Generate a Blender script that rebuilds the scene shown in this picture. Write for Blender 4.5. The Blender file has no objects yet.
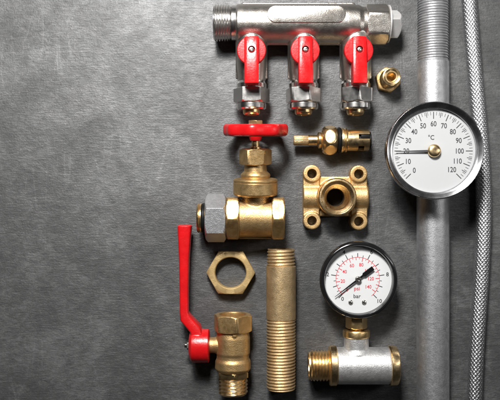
import bpy, bmesh, math, random
from mathutils import Vector, Matrix

random.seed(7)
PI = math.pi
S = 0.0008            # metres per unit (a unit is one pixel of table in the photograph)
CAMH = 700.0          # camera height above the table, in units

scene = bpy.context.scene
COL = scene.collection

def P(x, y, z=0.0):
    return Vector(((x - 250) * S, -(y - 200) * S, z * S))

# ------------------------------------------------------------------ camera, world, lamps, exposure
cd = bpy.data.cameras.new("camera")
cam = bpy.data.objects.new("camera", cd)
COL.objects.link(cam)
cam.location = P(250, 200, CAMH)
cd.sensor_width = 36.0
cd.lens = 36.0 * CAMH / 500.0
cd.clip_start = 0.01
cd.clip_end = 20.0
scene.camera = cam

w = bpy.data.worlds.new("World")
scene.world = w
w.use_nodes = True
bg = w.node_tree.nodes["Background"]
bg.inputs[0].default_value = (1.0, 1.0, 1.0, 1)
bg.inputs[1].default_value = 0.010

def area(name, pos, target, sx, sy, power, col=(1, 1, 1)):
    l = bpy.data.lights.new(name, 'AREA')
    l.shape = 'RECTANGLE'
    l.size = sx * S
    l.size_y = sy * S
    l.energy = power
    l.color = col
    o = bpy.data.objects.new(name, l)
    COL.objects.link(o)
    o.location = P(*pos)
    d = P(*target) - P(*pos)
    o.rotation_euler = d.to_track_quat('-Z', 'Y').to_euler()
    return o

area("key_softbox", (165, -360, 720), (240, 150, 0), 165, 150, 8.9, (1.0, 0.985, 0.96))
area("sheen_softbox", (85, -270, 700), (140, 40, 0), 260, 200, 2.7, (1.0, 1.0, 1.0))
area("side_strip", (820, 120, 430), (380, 200, 0), 45, 420, 0.42, (1.0, 0.99, 0.98))

scene.view_settings.view_transform = 'Standard'
scene.view_settings.look = 'None'
scene.view_settings.exposure = 0.0
scene.view_settings.gamma = 1.0

# ------------------------------------------------------------------ materials
def px(f):             # texture scale for features about f units across
    return 1.0 / (f * S)

def new_mat(name):
    m = bpy.data.materials.new(name)
    m.use_nodes = True
    nt = m.node_tree
    b = nt.nodes["Principled BSDF"]
    return m, nt, b

def N(nt, kind, **kw):
    n = nt.nodes.new(kind)
    for k, v in kw.items():
        if k in n.inputs:
            n.inputs[k].default_value = v
        else:
            setattr(n, k, v)
    return n

def ramp(nt, src, stops):
    r = nt.nodes.new("ShaderNodeValToRGB")
    e = r.color_ramp.elements
    while len(e) < len(stops):
        e.new(0.5)
    for i, (p, c) in enumerate(stops):
        e[i].position = p
        e[i].color = (c[0], c[1], c[2], 1) if isinstance(c, tuple) else (c, c, c, 1)
    nt.links.new(src, r.inputs[0])
    return r.outputs[0]

def surf(name, col, col2=None, metal=1.0, rough=0.3, rough2=None, grain=None, grain_amt=0.0,
         patch=14.0, bevel=0.45, spec=0.5, aniso=None, coat=0.0, pits=None, pits_amt=0.0):
    """metal / paint with colour patches, roughness variation, fine grain relief and softened edges"""
    m, nt, b = new_mat(name)
    L = nt.links
    tc = N(nt, "ShaderNodeTexCoord")
    no = N(nt, "ShaderNodeTexNoise", Scale=px(patch), Detail=5.0, Roughness=0.6)
    L.new(tc.outputs["Object"], no.inputs["Vector"])
    c2 = col2 or tuple(c * 0.8 for c in col)
    L.new(ramp(nt, no.outputs[0], [(0.36, c2), (0.64, col)]), b.inputs["Base Color"])
    b.inputs["Metallic"].default_value = metal
    b.inputs["Specular IOR Level"].default_value = spec
    b.inputs["Coat Weight"].default_value = coat
    b.inputs["Coat Roughness"].default_value = 0.12
    n2 = N(nt, "ShaderNodeTexNoise", Scale=px(patch * 0.35), Detail=6.0, Roughness=0.65)
    L.new(tc.outputs["Object"], n2.inputs["Vector"])
    L.new(ramp(nt, n2.outputs[0], [(0.3, rough), (0.7, rough2 if rough2 is not None else rough * 1.35)]), b.inputs["Roughness"])
    normal = None
    if bevel:
        bv = N(nt, "ShaderNodeBevel", samples=4)
        bv.inputs["Radius"].default_value = bevel * S
        normal = bv.outputs[0]
    for feat, amt in ((grain, grain_amt), (pits, pits_amt)):
        if not feat:
            continue
        g = N(nt, "ShaderNodeTexNoise", Scale=px(feat), Detail=3.0, Roughness=0.6)
        L.new(tc.outputs["Object"], g.inputs["Vector"])
        bp = N(nt, "ShaderNodeBump", Strength=1.0, Distance=amt * S)
        L.new(g.outputs[0], bp.inputs["Height"])
        if normal:
            L.new(normal, bp.inputs["Normal"])
        normal = bp.outputs[0]
    if normal:
        L.new(normal, b.inputs["Normal"])
    return m

M = {}
M['cast_brass'] = surf('cast_brass', (0.62, 0.42, 0.20), (0.49, 0.315, 0.135), metal=0.9, rough=0.39, rough2=0.52, grain=0.9, grain_amt=0.24, patch=14, pits=3.0, pits_amt=0.05)
M['pale_brass'] = surf('pale_brass', (0.60, 0.44, 0.245), (0.46, 0.325, 0.17), metal=0.85, rough=0.40, rough2=0.55, grain=0.9, grain_amt=0.26, patch=12, bevel=0.3)
M['satin_brass'] = surf('satin_brass', (0.62, 0.42, 0.20), (0.48, 0.31, 0.13), metal=0.92, rough=0.35, rough2=0.48, grain=0.9, grain_amt=0.13, patch=8)
M['dull_brass'] = surf('dull_brass', (0.58, 0.42, 0.20), (0.46, 0.32, 0.14), metal=0.6, rough=0.42, rough2=0.56, grain=1.1, grain_amt=0.14, patch=14)
M['bore_shade'] = surf('bore_shade', (0.03, 0.022, 0.014), None, metal=0.0, spec=0.2, rough=0.7, patch=10)  # near-black colour standing in for the shade deep in the wall plate bore
M['brass'] = surf('brass', (0.78, 0.57, 0.30), (0.68, 0.47, 0.22), rough=0.28, rough2=0.38, grain=1.3, grain_amt=0.07, patch=12)
M['bright_brass'] = surf('bright_brass', (0.86, 0.65, 0.37), (0.78, 0.55, 0.28), rough=0.25, rough2=0.36, patch=10, grain=1.6, grain_amt=0.06)
M['nickel'] = surf('nickel', (0.64, 0.605, 0.56), (0.52, 0.475, 0.425), metal=1.0, rough=0.29, rough2=0.38, grain=1.0, grain_amt=0.15, patch=18)
M['cast_chrome'] = surf('cast_chrome', (0.74, 0.735, 0.73), (0.58, 0.575, 0.57), metal=0.85, rough=0.37, rough2=0.50, grain=1.0, grain_amt=0.24, patch=6)
M['satin_zinc'] = surf('satin_zinc', (0.66, 0.65, 0.64), (0.58, 0.57, 0.56), metal=0.5, rough=0.36, rough2=0.45, grain=1.2, grain_amt=0.12, patch=10)
M['chrome'] = surf('chrome', (0.84, 0.82, 0.79), (0.80, 0.77, 0.74), rough=0.20, rough2=0.26, patch=14)
M['steel_grain'] = surf('steel_grain', (0.64, 0.64, 0.65), (0.56, 0.56, 0.57), metal=0.9, rough=0.34, rough2=0.46, grain=0.9, grain_amt=0.2, patch=8)
M['galvanised'] = surf('galvanised', (0.50, 0.50, 0.51), (0.39, 0.39, 0.40), metal=0.88, rough=0.40, rough2=0.54, grain=1.0, grain_amt=0.18, patch=6)
M['red'] = surf('red', (0.55, 0.007, 0.009), (0.46, 0.005, 0.007), metal=0.0, rough=0.24, rough2=0.36, grain=1.6, grain_amt=0.13, patch=14, bevel=0.7)
M['black'] = surf('black', (0.010, 0.010, 0.011), (0.008, 0.008, 0.008), metal=0.0, spec=0.5, coat=0.4, rough=0.10, rough2=0.15, patch=20, bevel=0.5)
M['rubber'] = surf('rubber', (0.007, 0.007, 0.007), None, metal=0.0, spec=0.15, rough=0.4, rough2=0.55, patch=10, bevel=0.3)
M['dark_steel'] = surf('dark_steel', (0.20, 0.20, 0.20), (0.12, 0.12, 0.12), rough=0.3, rough2=0.4, patch=6, bevel=0.2)
M['screw'] = surf('screw', (0.62, 0.60, 0.57), (0.40, 0.38, 0.35), rough=0.2, rough2=0.34, patch=3, bevel=0.3)
M['bezel'] = surf('bezel', (0.46, 0.46, 0.47), (0.42, 0.42, 0.43), rough=0.22, rough2=0.30, patch=30, bevel=0.4)
M['dial'] = surf('dial', (0.62, 0.625, 0.625), (0.605, 0.61, 0.61), metal=0.0, spec=0.2, rough=0.5, rough2=0.55, patch=40, bevel=0)
M['matt_dial'] = surf('matt_dial', (0.44, 0.447, 0.45), (0.428, 0.435, 0.438), metal=0.0, spec=0.15, rough=0.6, rough2=0.65, patch=40, bevel=0)
M['ink'] = surf('ink', (0.035, 0.035, 0.038), None, metal=0.0, rough=0.5, bevel=0)
M['grey_ink'] = surf('grey_ink', (0.035, 0.035, 0.037), None, metal=0.0, rough=0.5, bevel=0)
M['red_ink'] = surf('red_ink', (0.70, 0.035, 0.06), None, metal=0.0, rough=0.5, bevel=0)
M['braid'] = surf('braid', (0.62, 0.62, 0.63), (0.48, 0.48, 0.49), rough=0.34, rough2=0.46, patch=4, bevel=0)

def glass_mat():
    m, nt, b = new_mat('clear_glass')
    nt.nodes.remove(b)
    out = nt.nodes["Material Output"]
    lw = N(nt, "ShaderNodeLayerWeight", Blend=0.5)
    pw = N(nt, "ShaderNodeMath", operation='POWER')
    nt.links.new(lw.outputs["Facing"], pw.inputs[0])
    pw.inputs[1].default_value = 5.0
    fr = N(nt, "ShaderNodeMath", operation='MULTIPLY_ADD')
    nt.links.new(pw.outputs[0], fr.inputs[0])
    fr.inputs[1].default_value = 0.95
    fr.inputs[2].default_value = 0.04
    t = N(nt, "ShaderNodeBsdfTransparent")
    g = N(nt, "ShaderNodeBsdfGlossy", Roughness=0.03)
    mx = N(nt, "ShaderNodeMixShader")
    nt.links.new(fr.outputs[0], mx.inputs[0])
    nt.links.new(t.outputs[0], mx.inputs[1])
    nt.links.new(g.outputs[0], mx.inputs[2])
    nt.links.new(mx.outputs[0], out.inputs[0])
    return m
M['glass'] = glass_mat()

def slate_mat():
    m, nt, b = new_mat('slate')
    L = nt.links
    tc = N(nt, "ShaderNodeTexCoord")
    def mapped(sx, sy, rot=0.0):
        mp = N(nt, "ShaderNodeMapping")
        mp.inputs["Scale"].default_value = (sx, sy, 1)
        mp.inputs["Rotation"].default_value = (0, 0, rot)
        L.new(tc.outputs["Object"], mp.inputs["Vector"])
        return mp.outputs[0]
    def noise(vec, scale, det=6.0, ro=0.6, dist=0.0):
        n = N(nt, "ShaderNodeTexNoise", Scale=scale, Detail=det, Roughness=ro, Distortion=dist)
        L.new(vec, n.inputs["Vector"])
        return n.outputs[0]
    def mth(op, a, b_=None, v=None):
        n = N(nt, "ShaderNodeMath", operation=op)
        L.new(a, n.inputs[0])
        if b_ is not None:
            L.new(b_, n.inputs[1])
        elif v is not None:
            n.inputs[1].default_value = v
        return n.outputs[0]
    iso = mapped(1, 1)
    hair = noise(mapped(0.16, 1.0, 0.03), px(1.4), 4.0, 0.7)         # fine horizontal brushing
    streak = noise(mapped(0.6, 1.0, -0.08), px(6), 6.0, 0.7, 0.8)
    blot = noise(iso, px(60), 8.0, 0.62, 0.6)
    grit = noise(iso, px(1.6), 3.0, 0.7)
    # layered cleavage ridges
    ridge = noise(mapped(0.8, 1.0, 0.5), px(26), 9.0, 0.68, 1.4)
    # a few creases running diagonally
    cr = noise(mapped(1.0, 0.3, 0.7), px(150), 3.0, 0.5, 0.8)
    cr = mth('ABSOLUTE', mth('SUBTRACT', cr, v=0.5))
    crease = ramp(nt, cr, [(0.0, 0.0), (0.012, 1.0)])
    h = mth('ADD', mth('MULTIPLY', hair, v=0.45), mth('MULTIPLY', streak, v=0.34))
    h = mth('ADD', h, mth('MULTIPLY', grit, v=0.42))
    h = mth('ADD', h, mth('MULTIPLY', ridge, v=0.75))
    h = mth('ADD', h, mth('MULTIPLY', crease, v=0.10))
    # scattered scratches
    def scratch(sx, sy, rot, f, w_):
        a_ = noise(mapped(sx, sy, rot), px(f), 2.0, 0.5, 0.3)
        a_ = mth('ABSOLUTE', mth('SUBTRACT', a_, v=0.5))
        ln = ramp(nt, a_, [(0.0, 1.0), (w_, 0.0)])
        mask = ramp(nt, noise(iso, px(85), 2.0, 0.5), [(0.56, 0.0), (0.62, 1.0)])
        return mth('MULTIPLY', ln, mask)
    scr = mth('ADD', scratch(1.0, 0.12, 0.95, 40, 0.010), scratch(1.0, 0.10, -0.7, 55, 0.008))
    scr = mth('ADD', scr, scratch(0.10, 1.0, 0.2, 45, 0.008))
    h = mth('SUBTRACT', h, mth('MULTIPLY', scr, v=0.07))
    bp = N(nt, "ShaderNodeBump", Strength=1.0, Distance=0.54 * S)
    L.new(h, bp.inputs["Height"])
    L.new(bp.outputs[0], b.inputs["Normal"])
    t = mth('ADD', mth('MULTIPLY', hair, v=0.20), mth('MULTIPLY', streak, v=0.28))
    t = mth('ADD', t, mth('MULTIPLY', blot, v=0.36))
    t = mth('ADD', t, mth('MULTIPLY', grit, v=0.16))
    t = mth('ADD', t, mth('MULTIPLY', scr, v=0.05))
    L.new(ramp(nt, t, [(0.36, (0.017, 0.017, 0.0175)), (0.5, (0.045, 0.045, 0.0455)), (0.63, (0.108, 0.108, 0.109))]), b.inputs["Base Color"])
    L.new(ramp(nt, t, [(0.35, 0.56), (0.65, 0.42)]), b.inputs["Roughness"])
    L.new(ramp(nt, t, [(0.36, 0.58), (0.62, 1.0)]), b.inputs["Specular IOR Level"])
    return m
M['slate'] = slate_mat()

# ------------------------------------------------------------------ mesh builder
class MB:
    """collects closed shapes in table units (x right, y towards the viewer's bottom, z up)"""
    def __init__(self):
        self.v = []
        self.f = []

    def grid(self, rows, closed_u=True, cap0=False, cap1=False, loop=False):
        base = len(self.v)
        n = len(rows[0])
        for r in rows:
            self.v.extend(r)
        nr = len(rows)
        for i in range(nr if loop else nr - 1):
            a = base + i * n
            b_ = base + ((i + 1) % nr) * n
            for j in range(n if closed_u else n - 1):
                k = (j + 1) % n
                self.f.append((a + j, a + k, b_ + k, b_ + j))
        if cap0:
            self.f.append(tuple(base + j for j in reversed(range(n))))
        if cap1:
            self.f.append(tuple(base + (nr - 1) * n + j for j in range(n)))

    @staticmethod
    def ring(axis, c, t, rf, seg):
        out = []
        for j in range(seg):
            a = 2 * PI * j / seg
            r = rf(a) if callable(rf) else rf
            s_, k = r * math.sin(a), r * math.cos(a)
            if axis == 'x':
                out.append((t, c[1] + s_, c[2] + k))
            elif axis == 'y':
                out.append((c[0] + s_, t, c[2] + k))
            else:
                out.append((c[0] + k, c[1] + s_, t))
        return out

    def lathe(self, axis, c, prof, seg=64, loop=False):
        """prof: (t, r) pairs; r may be a function of angle. Ends are capped unless loop"""
        rows = [self.ring(axis, c, t, r, seg) for t, r in prof]
        self.grid(rows, True, not loop, not loop, loop)
        return self

    def hexnut(self, axis, c, t0, t1, ap, rot=0.0, bore=0.0, ch0=True, ch1=True, sides=6, seg=72):
        """angle 0 is up (z) for x and y axes; rot in degrees; rot=0 puts a corner at angle 0"""
        if t1 < t0:
            t0, t1, ch0, ch1 = t1, t0, ch1, ch0
        st = 2 * PI / sides
        off = math.radians(rot)
        cor = ap / math.cos(st / 2)
        def hexr(a):
            d = (a - off) % st - st / 2
            return ap / math.cos(d)
        dt = (cor - ap) * 0.62
        def lim(R):
            return lambda a: min(hexr(a), R)
        prof = []
        steps = [0, 0.25, 0.5, 0.75, 1.0]
        if ch0:
            for s_ in steps:
                prof.append((t0 + dt * s_, lim(ap * 0.985 + (cor - ap * 0.985) * s_)))
        else:
            prof.append((t0, hexr))
        if ch1:
            for s_ in reversed(steps):
                prof.append((t1 - dt * s_, lim(ap * 0.985 + (cor - ap * 0.985) * s_)))
        else:
            prof.append((t1, hexr))
        if bore > 0:
            prof = prof + [(t1, bore + 0.8), (t1 - 0.9, bore), (t0 + 0.9, bore), (t0, bore + 0.8)]
            self.lathe(axis, c, prof, seg, loop=True)
        else:
            self.lathe(axis, c, prof, seg)
        return self

    def thread(self, axis, c, t0, t1, R, pitch, depth, bore=0.0, seg=64, taper=0.0, ch=1.6, boredepth=None):
        """a real helical thread; taper narrows towards t0"""
        n = int(abs(t1 - t0) / pitch * 8) + 1
        rows = []
        for i in range(n + 1):
            t = t0 + (t1 - t0) * i / n
            e = min(abs(t - t0), abs(t1 - t)) if ch else 99
            def rf(a, t=t, e=e):
                u = (t / pitch + a / (2 * PI)) % 1.0
                tri = 1 - abs(2 * u - 1)
                tri = min(1.0, max(0.0, (tri - 0.10) / 0.72))
                r = R - depth * (1 - tri) - taper * (1 - abs(t - t0) / abs(t1 - t0))
                return min(r, R - depth * 1.15 + e * 1.0)
            rows.append(self.ring(axis, c, t, rf, seg))
        d = 1 if t1 > t0 else -1
        if bore > 0:
            bd = boredepth if boredepth else abs(t1 - t0) - 0.6
            pre = [self.ring(axis, c, t0 + d * bd, bore, seg), self.ring(axis, c, t0 + d * 0.8, bore, seg),
                   self.ring(axis, c, t0, bore + 0.9, seg)]
            rows = pre + rows
        self.grid(rows, True, True, True)
        return self

    def prism(self, outline, z0, z1, ch=0.0, axis='z'):
        """outline of (u, v) points extruded along axis with chamfered rims"""
        cx = sum(p[0] for p in outline) / len(outline)
        cy = sum(p[1] for p in outline) / len(outline)
        n = len(outline)
        def inset(d):
            out = []
            area2 = sum(outline[i][0] * outline[(i + 1) % n][1] - outline[(i + 1) % n][0] * outline[i][1] for i in range(n))
            sg = 1 if area2 > 0 else -1
            for i in range(n):
                p0, p1, p2 = Vector(outline[i - 1]), Vector(outline[i]), Vector(outline[(i + 1) % n])
                e1, e2 = (p1 - p0).normalized(), (p2 - p1).normalized()
                n1 = Vector((-e1.y, e1.x)) * sg
                n2 = Vector((-e2.y, e2.x)) * sg
                b_ = (n1 + n2)
                k = d / max(0.3, (1 + n1.dot(n2)))
                q = p1 + b_ * k
                out.append((q.x, q.y))
            return out
        def lift(pts, t):
            if axis == 'z':
                return [(p[0], p[1], t) for p in pts]
            if axis == 'x':
                return [(t, p[0], p[1]) for p in pts]
            return [(p[0], t, p[1]) for p in pts]
        if ch > 0:
            rows = [lift(inset(ch), z0), lift(inset(ch * 0.3), z0 + ch * 0.3), lift(outline, z0 + ch), lift(outline, z1 - ch),
                    lift(inset(ch * 0.3), z1 - ch * 0.3), lift(inset(ch), z1)]
        else:
            rows = [lift(outline, z0), lift(outline, z1)]
        self.grid(rows, True, True, True)
        return self

    def box(self, x0, x1, y0, y1, z0, z1, ch=0.0):
        return self.prism([(x0, y0), (x1, y0), (x1, y1), (x0, y1)], z0, z1, ch)

    def sphere(self, c, r, sz=1.0, n=12, seg=24):
        prof = []
        for i in range(1, n):
            a = PI * i / n
            prof.append((c[2] - math.cos(a) * r * sz, r * math.sin(a)))
        return self.lathe('z', c, prof, seg)

    def text(self, body, cx, cy, z, size, rot=0.0, thick=0.0, squeeze=1.0):
        cu = bpy.data.curves.new("lettering", 'FONT')
        cu.body = body
        cu.size = 1.0
        cu.resolution_u = 3
        cu.offset = 0.012
        ob = bpy.data.objects.new("lettering", cu)
        COL.objects.link(ob)
        dg = bpy.context.evaluated_depsgraph_get()
        me = bpy.data.meshes.new_from_object(ob.evaluated_get(dg))
        xs = [v.co.x for v in me.vertices]
        ys = [v.co.y for v in me.vertices]
        mx, my = (min(xs) + max(xs)) / 2, (min(ys) + max(ys)) / 2
        ca, sa = math.cos(rot), math.sin(rot)
        base = len(self.v)
        for v in me.vertices:
            u, q = (v.co.x - mx) * size * squeeze, (v.co.y - my) * size
            self.v.append((cx + u * ca - q * sa, cy - (u * sa + q * ca), z))
        for p in me.polygons:
            self.f.append(tuple(base + i for i in p.vertices))
        bpy.data.objects.remove(ob)
        bpy.data.curves.remove(cu)
        bpy.data.meshes.remove(me)
        return self

    def tick(self, cx, cy, ang, r0, r1, wd, z):
        a = math.radians(ang)
        d = (math.cos(a), -math.sin(a))
        n_ = (-d[1], d[0])
        h = wd / 2
        base = len(self.v)
        for r, s_ in ((r0, 1), (r1, 1), (r1, -1), (r0, -1)):
            self.v.append((cx + d[0] * r + n_[0] * h * s_, cy + d[1] * r + n_[1] * h * s_, z))
        self.f.append((base, base + 1, base + 2, base + 3))

    def arc(self, cx, cy, a0, a1, r, wd, z, n=90):
        base = len(self.v)
        for i in range(n + 1):
            a = math.radians(a0 + (a1 - a0) * i / n)
            for rr in (r - wd / 2, r + wd / 2):
                self.v.append((cx + rr * math.cos(a), cy - rr * math.sin(a), z))
        for i in range(n):
            q = base + 2 * i
            self.f.append((q, q + 1, q + 3, q + 2))

class Thing:
    """an Empty at a thing's base; K turns photograph pixels at the thing's own height into table units"""
    def __init__(self, name, label, cat, cx, cy, zref=0.0):
        self.K = (CAMH - zref) / CAMH
        self.cx, self.cy = cx, cy
        o = bpy.data.objects.new(name, None)
        o.empty_display_size = 0.01
        COL.objects.link(o)
        o.location = ((cx - 250) * self.K * S, -(cy - 200) * self.K * S, 0)
        o['label'] = label
        o['category'] = cat
        self.root = o

    def mesh(self, name, mb, mat, smooth=32.0, fix=True):
        k = self.K * S
        me = bpy.data.meshes.new(name)
        me.from_pydata([((x - self.cx) * k, -(y - self.cy) * k, z * k) for x, y, z in mb.v], [], mb.f)
        bm = bmesh.new()
        bm.from_mesh(me)
        bmesh.ops.remove_doubles(bm, verts=bm.verts, dist=1e-7)
        if fix:
            bmesh.ops.recalc_face_normals(bm, faces=bm.faces)
        else:
            for f in bm.faces:
                f.normal_update()
                if f.normal.z < 0:
                    f.normal_flip()
        bm.to_mesh(me)
        bm.free()
        me.materials.append(M[mat])
        me.polygons.foreach_set('use_smooth', [True] * len(me.polygons))
        me.set_sharp_from_angle(angle=math.radians(smooth))
        return me

    def part(self, name, mb, mat, parent=None, smooth=32.0, fix=True, label=None):
        me = self.mesh(name, mb, mat, smooth, fix)
        return self.link(name, me, parent, label)

    def link(self, name, me, parent=None, label=None):
        o = bpy.data.objects.new(name, me)
        COL.objects.link(o)
        o.parent = parent or self.root
        if label:
            o['label'] = label
        return o

    def cut(self, o, mb):
        """subtract a closed shape from part o"""
        me = self.mesh('cutter', mb, 'brass')
        c = bpy.data.objects.new('cutter', me)
        COL.objects.link(c)
        c.parent = self.root
        md = o.modifiers.new('cut', 'BOOLEAN')
        md.operation = 'DIFFERENCE'
        md.solver = 'EXACT'
        md.object = c
        bake(o, 32.0)
        bpy.data.objects.remove(c)
        bpy.data.meshes.remove(me)

    def cast(self, name, mb, mat, voxel=0.7, smooth=6, parent=None, label=None):
        """melt overlapping solids into one casting with rounded fillets"""
        o = self.part(name, mb, mat, parent, label=label)
        r = o.modifiers.new('remesh', 'REMESH')
        r.mode = 'VOXEL'
        r.voxel_size = voxel * self.K * S
        s_ = o.modifiers.new('smooth', 'SMOOTH')
        s_.factor = 0.5
        s_.iterations = smooth
        bake(o, 60.0)
        return o

def bake(o, ang):
    bpy.context.view_layer.update()
    dg = bpy.context.evaluated_depsgraph_get()
    me = bpy.data.meshes.new_from_object(o.evaluated_get(dg))
    old = o.data
    o.modifiers.clear()
    o.data = me
    nm = old.name
    mats = list(old.materials)
    bpy.data.meshes.remove(old)
    me.name = nm
    me.materials.clear()
    me.materials.append(mats[0])
    me.polygons.foreach_set('use_smooth', [True] * len(me.polygons))
    me.polygons.foreach_set('material_index', [0] * len(me.polygons))
    me.set_sharp_from_angle(angle=math.radians(ang))

# ------------------------------------------------------------------ setting
mb = MB()
mb.box(-900, 1400, -800, 1200, -30, 0)
me = bpy.data.meshes.new('tabletop')
me.from_pydata([tuple(P(*v)) for v in mb.v], [], mb.f)
bm = bmesh.new(); bm.from_mesh(me); bmesh.ops.recalc_face_normals(bm, faces=bm.faces); bm.to_mesh(me); bm.free()
me.materials.append(M['slate'])
top = bpy.data.objects.new('tabletop', me)
COL.objects.link(top)
top['kind'] = 'structure'

# ------------------------------------------------------------------ manifold
def build_manifold():
    t = Thing('manifold', 'nickel plated manifold with three red lever handles along the top', 'manifold', 303, 40, 20)
    zc = 20.0
    yc = 24.0
    xs = (251.5, 303.5, 355.5)
    mb = MB()
    mb.lathe('x', (0, yc, zc), [(236, 18), (237.5, 19.4), (347, 19.4), (358, 18.6), (361.5, 17), (367, 17)], 72)
    for x in xs:
        mb.lathe('y', (x, 0, zc), [(yc, 15.2), (60, 15.2), (77, 14.0), (82, 13.6)], 56)
        mb.lathe('z', (x, 55, 0), [(zc, 12.2), (36.5, 11.6)], 48)
    # casting seam round the outline
    mb.prism([(243, 2.2), (353, 2.2), (358, 6), (358, 10), (238, 10), (238, 6)], zc - 1.0, zc + 1.0)
    mb.box(239, 367, 38, 45.0, zc - 0.9, zc + 0.9)
    for x in xs:
        mb.box(x - 15.9, x + 15.9, 30, 79, zc - 1.1, zc + 1.1)
    body = t.cast('body', mb, 'nickel', 0.62, 5)
    pad = MB()
    out = []
    for i in range(24):
        a = PI / 2 + PI * i / 23
        out.append((275 + 8.3 * math.cos(a), 19.2 + 8.3 * math.sin(a)))
    for i in range(24):
        a = -PI / 2 + PI * i / 23
        out.append((335 + 8.3 * math.cos(a), 19.2 + 8.3 * math.sin(a)))
    pad.prism(out, 30, 40.2, 0.8)
    t.part('oval_pad', pad, 'nickel')
    mb = MB()
    mb.thread('x', (0, yc - 1, zc), 213.6, 231, 18.2, 2.55, 1.5, bore=14.5, boredepth=17)
    t.part('threaded_end', mb, 'chrome')
    mb = MB().lathe('x', (0, yc - 1, zc), [(231, 15.0), (231.6, 17.4), (236.4, 17.4), (238, 17.0)], 64)
    t.part('collar', mb, 'chrome')
    mb = MB().hexnut('x', (0, yc + 0.5, zc), 365, 387.3, 17.6, rot=-22)
    t.part('hex_end', mb, 'nickel')
    plug = MB().lathe('x', (0, yc, zc), [(387.3, 16), (387.5, 18.6), (388.8, 18.6), (389.2, 16)], 56)
    plug.hexnut('x', (0, yc, zc), 388.6, 400, 10.3, rot=-6, sides=4, ch0=False)
    t.part('plug', plug, 'satin_zinc')
    for i, x in enumerate(xs):
        nut = t.part('union_nut', MB().hexnut('y', (x, 0, zc), 89, 103.2, 15.6, rot=(30, 14, 3)[i], ch0=False), 'chrome')
        mb = MB().lathe('y', (x, 0, zc), [(80, 13), (83.6, 14.2), (84.2, 14.8), (88.2, 14.8), (89.2, 13.8)], 56)
        t.part('nut_collar', mb, 'chrome', nut)
        mb = MB().lathe('y', (x, 0, zc), [(103, 13.4), (104, 14.6), (108.5, 14.6), (110, 13.2), (110.2, 10), (108, 10)], 56)
        t.part('nut_ring', mb, 'chrome', nut)
        tip = MB().lathe('y', (x, 0, zc), [(105, 8.6), (112.5, 8.6), (114, 8.2), (115, 7.2), (115, 5.2), (109, 5.0)], 40)
        t.part('outlet_tip', tip, 'bright_brass')
    # handle: round cap and bevelled lever bar, screw in a countersunk hole
    def handle(x, lean):
        mb = MB()
        mb.lathe('z', (x, 55, 0), [(35.6, 13.4), (36.2, 14.1), (41.6, 14.1), (42.4, 13.4), (42.5, 11)], 64)
        sec = [(x - 7.0, 37.6), (x + 7.0, 37.6), (x + 6.8, 48.3), (x + 4.9, 49.3), (x - 4.9, 49.3), (x - 6.8, 48.3)]
        q0 = len(mb.v)
        mb.prism(sec, 42.2, 88.4, 0.9, axis='y')
        # the top face of each moulded lever leans a little
        mb.v[q0:] = [(vx, vy, vz + (lean * (vx - x) + 0.12 * (vy - 60) if vz > 43 else 0)) for vx, vy, vz in mb.v[q0:]]
        h = t.part('handle', mb, 'red', smooth=18)
        t.cut(h, MB().lathe('z', (x, 55.2, 0), [(45.2, 3.3), (48.6, 3.3), (50.5, 4.2)], 32))
        s_ = MB()
        s_.lathe('z', (x, 55.2, 0), [(45.0, 2.6), (47.4, 2.6), (48.2, 2.0), (48.4, 1.0), (47.5, 0.5)], 24)
        t.part('screw', s_, 'screw', h)
    for x, lean in zip(xs, (0.065, -0.05, -0.06)):
        handle(x, lean)
build_manifold()

# ------------------------------------------------------------------ small hex bushing
def build_bushing():
    t = Thing('hex_bushing', 'small brass hex bushing standing on end right of the manifold', 'bushing', 388.6, 79, 10)
    c = (388.8, 79.2, 0)
    t.part('hex_flange', MB().hexnut('z', c, 0.0, 8.5, 11.4, rot=17, bore=5.0), 'cast_brass')
    b = MB().thread('z', c, 23.5, 8.0, 9.4, 2.6, 0.8, bore=4.0, boredepth=15.0, seg=56, ch=2.0)
    t.part('threaded_neck', b, 'brass')
    r = MB().lathe('z', c, [(22.4, 9.0), (24.2, 8.8), (24.6, 7.9), (23.6, 6.0), (19.5, 4.2), (19.4, 8.4)], 48, loop=True)
    t.part('rim', r, 'bright_brass')
build_bushing()

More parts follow.
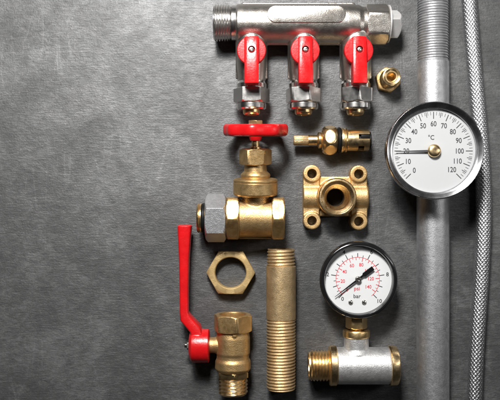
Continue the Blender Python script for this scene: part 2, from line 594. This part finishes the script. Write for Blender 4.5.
# ------------------------------------------------------------------ gate valve
def build_gate_valve():
    t = Thing('gate_valve', 'brass gate valve with a red handwheel and a steel union nut', 'valve', 255.5, 215.5, 21)
    X, Y, Z = 255.4, 215.5, 22.0
    c = (X, Y, Z)
    mb = MB()
    mb.lathe('x', c, [(237, 16), (239, 18.4), (272, 18.4), (274, 16)], 64)
    mb.lathe('y', c, [(190, 13.2), (207, 13.4), (214, 16.5)], 56)
    mb.lathe('y', c, [(188, 17), (191, 17)], 56)
    mb.box(239, 271.5, 230, 236, Z - 5, Z + 5)
    t.cast('body', mb, 'cast_brass', 0.6, 7)
    t.part('hex_end', MB().hexnut('x', c, 226.5, 239.6, 20.4, rot=-3), 'satin_brass')
    t.part('hex_end', MB().hexnut('x', c, 271.2, 284, 20.4, rot=-3, bore=14), 'satin_brass')
    t.part('union_nut', MB().hexnut('x', c, 205.8, 226.2, 21.2, rot=30), 'steel_grain')
    t.part('seal_ring', MB().lathe('x', c, [(201.8, 12), (202, 13.8), (203, 14.8), (204.6, 14.8), (206, 13.8)], 56), 'rubber')
    t.part('tailpiece', MB().lathe('x', c, [(206, 10.8), (197.6, 10.8), (197.2, 12.5), (197.6, 14), (199, 14.8), (199.8, 13.6), (200.4, 14.6), (201.8, 14.4), (202.2, 12)], 56), 'bright_brass')
    b = MB().lathe('y', c, [(193, 20), (192.4, 21), (191, 22), (180.2, 22), (179.6, 21.4), (179.0, 21.9), (177.6, 21.9), (176.4, 21), (175.8, 18), (175.6, 14), (174.6, 14.4), (173, 14.8),
                            (171.5, 14.4), (168.8, 11.6), (163.5, 11.0), (161, 11)], 72)
    t.part('bonnet', b, 'satin_brass')
    t.part('packing_nut', MB().hexnut('y', c, 146.6, 162.4, 14.0, rot=29), 'satin_brass')
    s_ = MB().lathe('y', c, [(150, 5.6), (144.8, 5.6), (144.6, 3.8), (137, 3.8), (136, 2.8), (119, 2.8)], 32)
    t.part('stem', s_, 'brass')
    t.part('wheel_nut', MB().hexnut('y', c, 118.6, 122.8, 6.2, rot=10), 'brass')
    # handwheel: lobed rim, four spokes, hub; its plane is square to the stem
    w_ = MB()
    seg, tube = 120, 20
    rows = []
    for i in range(seg):
        a = 2 * PI * i / seg
        lobe = 1.0 - 0.085 * (0.5 - 0.5 * math.cos(8 * a + 1.0))
        R0 = 27.6 * lobe
        row = []
        for j in range(tube):
            q = 2 * PI * j / tube
            cu, sv = math.cos(q), math.sin(q)
            u = 4.6 * math.copysign(abs(cu) ** 0.65, cu)
            v = 6.0 * math.copysign(abs(sv) ** 0.65, sv)
            r = R0 + u
            row.append((X + r * math.sin(a), 128.2 + v, Z + r * math.cos(a)))
        rows.append(row)
    w_.grid(rows, True, loop=True)
    for k in range(4):
        a = PI / 4 + k * PI / 2
        dx, dz = math.sin(a), math.cos(a)
        rr = []
        for r in (4, 12, 20, 26):
            row = []
            for j in range(12):
                q = 2 * PI * j / 12
                off = 2.9 * math.cos(q)
                row.append((X + dx * r + dz * off, 128.6 + 2.6 * math.sin(q), Z + dz * r - dx * off))
            rr.append(row)
        w_.grid(rr, True, True, True)
    w_.lathe('y', c, [(123, 6.2), (123.6, 7.4), (134, 7.0), (138.6, 5.4), (139, 4)], 40)
    t.part('handwheel', w_, 'red', smooth=50)
    # the whole valve lies tipped up on its wheel rim
    ang = 6.2
    t.root.rotation_euler.x = math.radians(ang)
    return t
gv = build_gate_valve()

def rest_on_table(root, lift=0.0):
    bpy.context.view_layer.update()
    lo = 1e9
    def walk(o, mw):
        nonlocal lo
        m2 = mw @ o.matrix_basis if o is not root else root.matrix_basis
        if o.type == 'MESH':
            for v in o.data.vertices:
                lo = min(lo, (m2 @ v.co).z)
        for ch in o.children:
            walk(ch, m2)
    walk(root, Matrix.Identity(4))
    root.location.z -= lo - lift * S
rest_on_table(gv.root)

# ------------------------------------------------------------------ tap cartridge
def build_cartridge():
    t = Thing('tap_cartridge', 'brass tap cartridge with splined stem lying beside the red handwheel', 'cartridge', 331, 140, 15)
    Y, Z = 140.2, 15.0
    c = (0, Y, Z)
    # splined stem
    n = 20
    def spl(R):
        return lambda a: R * (1 - 0.075 * (0.5 + 0.5 * math.cos(n * a)))
    s_ = MB().lathe('x', c, [(293.4, spl(4.2)), (294.4, spl(5.0)), (308.6, spl(5.0)), (309.2, 4.3), (318, 4.3)], 120)
    t.part('splined_stem', s_, 'pale_brass', smooth=50)
    b = MB().lathe('x', c, [(307.6, 4.0), (308.2, 5.3), (317, 5.3), (317.4, 6.6), (318.4, 8.2), (320.6, 8.2), (321.4, 7.2), (321.8, 9.6), (322.8, 10.4),
                            (324.4, 10.4), (325.6, 12.6), (326, 12.6)], 56)
    t.part('upper_sleeve', b, 'bright_brass')
    def rounded_hex(tt):
        lim = 15.2 * math.sqrt(max(0.02, 1 - ((tt - 329.6) / 11.5) ** 2))
        def rf(a):
            d = (a - math.radians(20)) % (PI / 3) - PI / 6
            return min(13.5 / math.cos(d), lim)
        return rf
    nn = MB().lathe('x', c, [(322.4 + 0.8 * i, rounded_hex(322.4 + 0.8 * i)) for i in range(19)], 96)
    t.part('hex_collar', nn, 'bright_brass')
    t.part('seal_ring', MB().lathe('x', c, [(337, 11), (337.4, 12.2), (338.4, 13), (339.6, 13), (340.6, 12.2), (341, 11)], 56), 'rubber')
    f = MB().lathe('x', c, [(340.6, 10.5), (341, 12.2), (343.0, 12.4), (343.6, 11.2), (344.4, 11.2), (345, 12.2), (346.6, 11.8), (347.4, 10.0), (348, 10)], 56)
    t.part('flange', f, 'bright_brass')
    bar = MB().lathe('x', c, [(347, 10.2), (347.6, 10.7), (368.0, 10.7), (368.8, 10.1), (368.8, 7.6), (352, 7.6), (352, 4)], 64)
    o = t.part('barrel', bar, 'bright_brass')
    t.cut(o, MB().box(357.5, 375, 134.8, 139.6, 18, 40))
    t.cut(o, MB().box(357.5, 363.5, 146.4, 156, 15, 40))
    core = MB().lathe('x', c, [(349, 7.2), (366.5, 7.2), (367, 8.6), (370.2, 8.6), (370.6, 8.0), (370.6, 4.5), (368, 4.5)], 48)
    t.part('ceramic_core', core, 'rubber')
    pin = MB().box(360, 368.6, 135.4, 139.0, 21, 24.2, 0.4)
    t.part('stop_pin', pin, 'rubber')
    return t
rest_on_table(build_cartridge().root)

# ------------------------------------------------------------------ wall plate fitting
def build_wall_plate():
    t = Thing('wall_plate', 'brass wall plate fitting with four screw holes and a threaded socket', 'wall plate', 335.4, 197.4, 14)
    ears = ((312.0, 173.6), (358.8, 174.0), (312.0, 220.8), (358.8, 221.4))
    mb = MB()
    for x, y in ears:
        mb.lathe('z', (x, y, 0), [(0.2, 8.9), (14.8, 8.7)], 48)
    mb.box(303.4, 319.5, 174, 221, 0.2, 13.2)
    mb.box(351.5, 367.6, 174, 221, 0.2, 13.2)
    mb.box(317, 354, 176.4, 216.5, 0.2, 10)
    mb.lathe('x', (0, 197.3, 3.4), [(303.2, 13.4), (304.4, 14.2), (367.6, 14.2), (369, 13.4)], 64)
    mb.lathe('z', (335.4, 197.4, 0), [(0.2, 18.8), (26, 18.4)], 64)
    o = t.cast('body', mb, 'cast_brass', 0.6, 6)
    for x, y in ears:
        t.cut(o, MB().lathe('z', (x, y, 0), [(-3, 4.7), (20, 4.8)], 32))
    t.cut(o, MB().lathe('z', (335.4, 197.4, 0), [(-3, 15.8), (40, 15.8)], 48))
    c = (335.4, 197.4, 0)
    prof = [(13.2, 15.6), (25.8, 15.6), (25.8, 18.8), (30.4, 18.8), (32, 17.8), (32.2, 16.2), (31, 15.0)]
    zz = 30.2
    while zz > 20:
        prof += [(zz, 13.2), (zz - 1.0, 12.4)]
        zz -= 2.0
    prof += [(19, 12.6), (18.0, 11.8), (15.5, 9.2), (14.6, 8.6), (13.4, 8.5), (13.2, 15)]
    s_ = MB().lathe('z', c, prof, 72, loop=True)
    sk = t.part('socket', s_, 'bright_brass', smooth=40)
    t.part('bore', MB().lathe('z', c, [(13.2, 15.4), (13.3, 8.5), (2.0, 8.3), (1.9, 0.3), (0.6, 0.3), (0.6, 15.4)], 48, loop=True), 'bore_shade', sk)  # lower bore lining, its darkness is painted-in shade
build_wall_plate()

# ------------------------------------------------------------------ lock nut
def build_lock_nut():
    t = Thing('lock_nut', 'loose flat brass hex nut with a wide plain hole', 'nut', 230.6, 272.8, 11)
    mb = MB().hexnut('z', (230.6, 272.8, 0), 0.0, 11.5, 21.3, rot=0.4, bore=15.4)
    o = t.part('ring', mb, 'dull_brass')
    for (ax, ay), (bx, by) in (((219.0, 252.6), (217.8, 255.6)), ((219.6, 254.2), (222.6, 252.8)), ((224.0, 253.6), (226.4, 252.9))):
        d = Vector((bx - ax, by - ay)).normalized()
        n_ = Vector((-d.y, d.x)) * 0.34
        t.cut(o, MB().prism([(ax + n_.x, ay + n_.y), (bx + n_.x, by + n_.y), (bx - n_.x, by - n_.y), (ax - n_.x, ay - n_.y)], 10.8, 13))
build_lock_nut()

# ------------------------------------------------------------------ long nipple
def build_nipple():
    t = Thing('long_nipple', 'long brass pipe nipple threaded at both ends standing out upright', 'pipe nipple', 281, 319, 15)
    t.root['label'] = 'long dull brass pipe nipple with thread at both ends'
    X, Z = 281.0, 15.0
    c = (X, 0, Z)
    mb = MB().thread('y', c, 248.8, 266, 14.4, 3.2, 1.15, bore=11, taper=0.5, boredepth=16)
    t.part('short_thread', mb, 'pale_brass', smooth=50)
    mb = MB().lathe('y', c, [(263.5, 13.0), (265.4, 13.4), (266.2, 14.9), (318.6, 14.9), (319.8, 13.6), (321.5, 13.2)], 72)
    t.part('barrel', mb, 'pale_brass')
    mb = MB().thread('y', c, 389, 318.8, 14.8, 3.1, 1.2, bore=11, boredepth=40, taper=0.25)
    t.part('long_thread', mb, 'pale_brass', smooth=50)
    return t
rest_on_table(build_nipple().root)

# ------------------------------------------------------------------ ball valve
def build_ball_valve():
    t = Thing('ball_valve', 'brass ball valve with a long red lever handle', 'valve', 233, 352, 18)
    X, Z = 233.0, 18.2
    c = (X, 0, Z)
    mb = MB()
    mb.lathe('y', c, [(327, 15.6), (333, 16.2), (337, 16.9), (352, 17.0), (354.5, 16.2), (357.5, 16.2), (360.5, 17.6), (367.5, 18), (369, 17), (371, 15.5)], 72)
    mb.lathe('z', (X + 2.0, 332.5, 0), [(Z + 12, 1.9), (Z + 17.2, 1.8)], 24)
    t.cast('body', mb, 'cast_brass', 0.55, 3)
    t.part('hex_end', MB().hexnut('y', c, 313.8, 331.0, 17.6, rot=12, bore=13), 'satin_brass')
    mb = MB().hexnut('y', c, 369.5, 376.8, 14.6, rot=4)
    t.part('shoulder', mb, 'brass')
    mb = MB().thread('y', c, 393.6, 376, 14.7, 3.45, 1.5, bore=11, boredepth=15, ch=1.8)
    t.part('male_thread', mb, 'bright_brass')
    s_ = MB().lathe('x', (0, 344.8, Z), [(206, 7.8), (214.5, 7.8), (217, 8.8), (220, 9)], 48)
    t.part('stem_housing', s_, 'cast_brass')
    # lever: cranked bar, its broad side standing up from the table
    lv = MB()
    cap = [(210, 9), (209.4, 15.4), (208.6, 16.6), (196, 16.8), (192.4, 16.2), (190, 13.4), (189.2, 9), (189.2, 5)]
    lv.lathe('x', (0, 345.4, Z), cap, 64)
    path = [((178.0, 226.0), (192.2, 226.0), 9.5), ((178.6, 240), (191.0, 240), 9.2), ((179.5, 258), (189.7, 258), 8.4), ((180.0, 290), (189.0, 290), 8.0),
            ((180.2, 311), (188.9, 311), 8.2), ((180.8, 319.5), (190.2, 313.6), 8.6), ((185.8, 325.4), (195.2, 319.2), 9.4), ((190.6, 331), (200.4, 324.4), 10.6),
            ((192.0, 338), (203.0, 331.5), 11.5)]
    rows = []
    for (l, r, hz) in path:
        row = []
        n = 28
        for j in range(n):
            q = 2 * PI * j / n
            e = 0.42
            u = math.copysign(abs(math.cos(q)) ** e, math.cos(q))
            v = math.copysign(abs(math.sin(q)) ** e, math.sin(q))
            k = (u + 1) / 2
            row.append((l[0] + (r[0] - l[0]) * k, l[1] + (r[1] - l[1]) * k, Z + hz * v))
        rows.append(row)
    first = rows[0]
    mid = ((178 + 192.2) / 2, 226, Z)
    small = [(mid[0] + (p[0] - mid[0]) * 0.86, 224.9, mid[2] + (p[2] - mid[2]) * 0.86) for p in first]
    lv.grid([small] + rows, True, True, True)
    lever = t.part('lever', lv, 'red', smooth=38)
    sc = MB().thread('x', (0, 345.0, Z), 184.6, 189.5, 2.7, 1.3, 0.5, seg=24, ch=0.6)
    sc.hexnut('x', (0, 345.0, Z), 187.2, 189.6, 4.2, rot=20)
    t.part('screw', sc, 'screw', lever)
    return t
rest_on_table(build_ball_valve().root)

# ------------------------------------------------------------------ pressure gauge
def build_gauge():
    t = Thing('pressure_gauge', 'round pressure gauge with black rim, needle at zero, bar and psi scales', 'pressure gauge', 359, 280.5, 34)
    CX, CY = 359.2, 280.4
    c = (CX, CY, 0)
    mb = MB().lathe('z', c, [(0.2, 33), (1.5, 35.6), (26, 36.4), (27, 35.0), (27, 20)], 128)
    t.part('case', mb, 'black')
    mb = MB().lathe('z', c, [(25.6, 36.5), (26.4, 38.4), (28, 39.1), (32.6, 39.1), (34.8, 38.2), (35.8, 36.6), (35.6, 35.0), (34.2, 34.3), (29.2, 34.1), (27.5, 34.6)], 128, loop=True)
    t.part('bezel', mb, 'black', smooth=50)
    mb = MB().lathe('z', c, [(27.4, 34.0), (28.6, 34.0)], 128)
    dial = t.part('dial', mb, 'dial')
    z = 28.75
    nx, ny = CX - 0.4, CY - 0.6
    A = lambda bar: 225 - 27 * bar
    ink = MB()
    for i in range(0, 11):
        ink.tick(nx, ny, A(i), 22.2, 27.2 if i % 2 == 0 else 26.2, 0.75, z)
        if i < 10:
            ink.tick(nx, ny, A(i + 0.5), 22.2, 24.4, 0.55, z)
    for v, r in ((0, 25.2), (2, 30.6), (4, 30.6), (6, 30.6), (8, 30.4), (10, 31.4)):
        a = math.radians(A(v))
        if v == 0:
            a = math.radians(224 + 8.5)
        ink.text(str(v), nx + r * math.cos(a), ny - r * math.sin(a), z, 5.6)
    ink.text('bar', nx - 0.6, ny + 17.3, z, 5.6)
    t.part('black_scale', ink, 'grey_ink', dial, fix=False)
    rd = MB()
    B = lambda psi: A(psi / 14.504)
    rd.arc(nx, ny, B(0), B(148), 22.0, 0.42, z + 0.02)
    for i in range(0, 15):
        rd.tick(nx, ny, B(i * 10), 18.0 if i % 2 == 0 else 19.2, 22.0, 0.62, z + 0.02)
        if i < 14:
            rd.tick(nx, ny, B(i * 10 + 5), 20.0, 22.0, 0.42, z + 0.02)
    for v in range(0, 141, 20):
        a = math.radians(B(v))
        r = 15.2 if v in (0, 20, 40) else 14.9
        if v in (100, 120, 140):
            r = 13.4
        rd.text(str(v), nx + r * math.cos(a), ny - r * math.sin(a), z + 0.02, 5.0, squeeze=0.9)
    rd.text('psi', nx - 0.8, ny + 10.2, z + 0.02, 5.6)
    t.part('red_scale', rd, 'red_ink', dial, fix=False)
    for dx in (-7.2, 6.4):
        s_ = MB().lathe('z', (nx + dx, ny + 23.4, 0), [(28.4, 2.3), (29.6, 2.3), (30.2, 1.7), (30.4, 0.8)], 24)
        s_.v = [(x, y, zz - (0.5 if abs((x - nx - dx) + (y - ny - 23.4)) < 0.35 and zz > 30 else 0)) for x, y, zz in s_.v]
        t.part('screw', s_, 'screw')
    # needle: long taper to zero, broad tail
    a = math.radians(217.2)
    d = Vector((math.cos(a), -math.sin(a)))
    n_ = Vector((-d.y, d.x))
    def q(r, s_):
        p = Vector((nx, ny)) + d * r + n_ * s_
        return (p.x, p.y)
    nd = MB().prism([q(29.5, 0.18), q(10, 0.75), q(-6, 1.0), q(-7.5, 2.2), q(-19.0, 2.2), q(-19.0, -2.2), q(-7.5, -2.2), q(-6, -1.0), q(10, -0.75), q(29.5, -0.18)], 31.0, 31.6)
    needle = t.part('needle', nd, 'black')
    hb = MB().lathe('z', (nx, ny, 0), [(28.4, 1.2), (30.8, 1.2), (31.0, 3.1), (32.4, 3.0), (32.9, 2.4), (33.0, 1.6), (32.6, 1.4)], 32)
    t.part('hub', hb, 'screw', needle)
    gl = MB()
    gl.grid([MB.ring('z', c, 33.6 + 0.9 * (1 - (q_ / 34.6) ** 2), q_, 96) for q_ in (34.6, 28, 21, 14, 7, 0.4)], cap1=True)
    t.part('glass', gl, 'glass', fix=False)
    # connection
    Zs = 18.5
    st = MB().hexnut('y', (CX - 0.2, 0, Zs), 318.0, 331.2, 9.7, rot=24)
    st.lathe('y', (CX - 0.2, 0, Zs), [(312, 7), (319, 7)], 32)
    hexp = t.part('connection_hex', st, 'brass')
    th = MB().thread('y', (CX - 0.2, 0, Zs), 336, 330.5, 6.8, 2.0, 0.8, seg=40)
    t.part('connection_thread', th, 'brass', hexp)
build_gauge()

# ------------------------------------------------------------------ tee fitting under the gauge
def build_tee():
    t = Thing('tee_fitting', 'silver tee fitting with brass ends screwed under the pressure gauge', 'pipe tee', 362, 366, 19)
    Y, Z = 365.6, 19.2
    c = (0, Y, Z)
    xn = 356.4
    mb = MB()
    mb.lathe('x', c, [(335.6, 17.4), (337, 18.3), (388, 18.3), (389.4, 17.6)], 72)
    mb.lathe('y', (xn, 0, Z), [(335.8, 12.3), (348, 12.4), (353, 14.5)], 56)
    t.cast('body', mb, 'cast_chrome', 0.6, 5)
    t.part('flange', MB().lathe('x', c, [(328.8, 14), (329.2, 19.0), (330, 19.8), (335.6, 19.8), (336.4, 19.0), (336.6, 16)], 72), 'bright_brass')
    th = MB().thread('x', c, 310.0, 329.4, 15.3, 3.1, 1.5, bore=11.5, boredepth=18)
    th.lathe('x', c, [(308.6, 12.6), (308.4, 13.4), (310.6, 13.6), (311.4, 11.6), (309.2, 11.6)], 56, loop=True)
    t.part('male_thread', th, 'bright_brass')
    t.part('end_ring', MB().lathe('x', c, [(388.6, 16), (389, 18.8), (389.8, 19.5), (395.2, 19.5), (396.8, 18.6), (397.4, 17), (397.2, 14.5), (390, 14.5)], 72), 'bright_brass')
    t.part('top_ring', MB().lathe('y', (xn, 0, Z), [(337.4, 11.5), (337, 12.8), (336, 13.5), (331.2, 13.5), (330, 13.0), (329.7, 12), (329.9, 7.6), (336, 7.6)], 64), 'brass')
build_tee()

# ------------------------------------------------------------------ galvanised pipe
def build_pipe():
    t = Thing('steel_pipe', 'grey galvanised steel pipe with threaded top running down the picture', 'pipe', 433, 200, 16)
    t.root['label'] = 'straight grey galvanised steel pipe with threaded end, thermometer on top'
    X, Z = 433.0, 16.0
    c = (X, 0, Z)
    mb = MB().lathe('y', c, [(60, 14.4), (61.5, 14.9), (62.6, 15.9), (460, 16.0), (460, 12.5), (66, 12.5)], 96)
    o = t.part('barrel', mb, 'galvanised')
    th = MB().thread('y', c, -30, 62.5, 15.3, 2.62, 1.0, bore=12.5, boredepth=60)
    t.part('thread', th, 'galvanised', smooth=50)
    return t
rest_on_table(build_pipe().root)

# ------------------------------------------------------------------ braided hose
def build_hose():
    t = Thing('braided_hose', 'braided stainless steel hose curving down behind the thermometer', 'hose', 478, 200, 7)
    t.root['label'] = 'thin braided steel hose passing under the right edge of the thermometer'
    pts = [(-60, 463.5), (0, 468.7), (40, 471.6), (80, 474.8), (120, 478.4), (160, 481.6), (200, 483.2), (240, 482.6), (280, 480.6), (320, 477.9), (360, 475.6), (400, 474.0), (460, 472.5)]
    def xc(y):
        for i in range(len(pts) - 1):
            if pts[i][0] <= y <= pts[i + 1][0]:
                y0, x0 = pts[i]
                y1, x1 = pts[i + 1]
                m0 = (pts[i + 1][1] - pts[max(i - 1, 0)][1]) / (pts[i + 1][0] - pts[max(i - 1, 0)][0])
                j = min(i + 2, len(pts) - 1)
                m1 = (pts[j][1] - pts[i][1]) / (pts[j][0] - pts[i][0])
                h = y1 - y0
                s_ = (y - y0) / h
                return ((2 * s_**3 - 3 * s_**2 + 1) * x0 + (s_**3 - 2 * s_**2 + s_) * h * m0 + (-2 * s_**3 + 3 * s_**2) * x1 + (s_**3 - s_**2) * h * m1)
        return pts[-1][1]
    R = 7.2
    Z = R + 0.9
    nst = 12
    Ld = 52.0
    y0, y1 = -45.0, 445.0
    step = Ld / 24 / 4
    n = int((y1 - y0) / step)
    cen = [xc(y0 + i * step) for i in range(n + 1)]
    mb = MB()
    sec = [(-1.0, -0.34), (-0.8, 0.0), (-0.42, 0.14), (0.0, 0.18), (0.42, 0.14), (0.8, 0.0), (1.0, -0.34)]
    hw = 1.75      # half width of a strand measured along the hose's girth
    for sgn in (1, -1):
        for k in range(nst):
            rows = []
            for i in range(n + 1):
                y = y0 + i * step
                v = 24 * (y - y0) / Ld
                r = R + sgn * 0.36 * math.cos(PI * v)
                ph = 2 * PI * k / nst + sgn * 2 * PI * (y - y0) / Ld
                row = []
                for (u, h) in sec:
                    # strand runs at about 45 degrees: offset half along girth, half along length
                    pa = ph + hw * u * 0.72 / R
                    yy = y - sgn * hw * u * 0.72
                    rr = r + h * 0.9
                    row.append((cen[i] + rr * math.sin(pa), yy, Z + rr * math.cos(pa)))
                rows.append(row)
            mb.grid(rows, False)
    k = t.K * S
    me = t.mesh('braid', mb, 'braid', smooth=70)
    t.link('braid', me)
    core = MB()
    rows = []
    m = 120
    for i in range(m + 1):
        y = y0 + (y1 - y0) * i / m
        rows.append([(xc(y) + 6.6 * math.sin(2 * PI * j / 28), y, Z + 6.6 * math.cos(2 * PI * j / 28)) for j in range(28)])
    core.grid(rows, True, True, True)
    t.part('inner_tube', core, 'rubber')
    return t
build_hose()

# ------------------------------------------------------------------ dial thermometer, lying on the pipe
def build_thermometer():
    t = Thing('dial_thermometer', 'round dial thermometer in a steel rim lying on the grey pipe', 'thermometer', 435, 150, 58)
    CX, CY = 435.8, 150.2
    c = (CX, CY, 0)
    zb = 34.25
    mb = MB().lathe('z', c, [(zb, 40), (zb + 1, 43), (zb + 3, 44.6), (50, 45.4), (53, 45.0), (53, 20)], 128)
    t.part('case', mb, 'bezel')
    mb = MB().lathe('z', c, [(51, 45.6), (51.6, 48.6), (52.8, 49.4), (59.6, 49.4), (61, 49.0), (61.6, 48.2), (61.2, 47.2), (59.4, 44.8), (58.6, 43.4), (58.4, 42.6), (55, 42.2), (53.5, 43)], 160, loop=True)
    t.part('bezel', mb, 'bezel', smooth=40)
    mb = MB().lathe('z', c, [(53.4, 42.2), (55.0, 42.2)], 128)
    dial = t.part('dial', mb, 'matt_dial')
    z = 55.15
    nx, ny = CX - 0.1, CY + 0.2
    A = lambda v: 225 - 2.25 * v
    ink = MB()
    for v in range(0, 121, 2):
        if v % 10 == 0:
            ink.tick(nx, ny, A(v), 32.6, 39.6, 0.8, z)
        else:
            ink.tick(nx, ny, A(v), 36.2, 39.6, 0.42, z)
        if v % 10 == 4:
            ink.tick(nx, ny, A(v + 1), 34.4, 39.6, 0.6, z)
    for v in range(0, 121, 10):
        a = math.radians(A(v))
        r = 27.6 if v < 100 else 26.6
        ink.text(str(v), nx + r * math.cos(a), ny - r * math.sin(a), z, 7.4, squeeze=0.84)
    ink.text('°C', nx - 2.4, ny - 13.8, z, 6.6, squeeze=0.9)
    t.part('scale', ink, 'grey_ink', dial, fix=False)
    a = math.radians(A(20) - 1.4 + 2.4)
    d = Vector((math.cos(a), -math.sin(a)))
    n_ = Vector((-d.y, d.x))
    def q(r, s_):
        p = Vector((nx, ny)) + d * r + n_ * s_
        return (p.x, p.y)
    nd = MB().prism([q(38.6, 0.3), q(6, 1.0), q(-3, 1.1), q(-3, -1.1), q(6, -1.0), q(38.6, -0.3)], 57.2, 57.8)
    needle = t.part('needle', nd, 'ink')
    hb = MB().lathe('z', (nx, ny, 0), [(54.8, 3.0), (56.6, 3.2), (56.8, 6.6), (57.8, 6.7), (59.2, 6.2), (60.0, 5.2), (60.5, 3.8), (60.7, 2.0), (60.75, 0.6)], 48)
    t.part('hub', hb, 'bright_brass', needle, smooth=60)
build_thermometer()
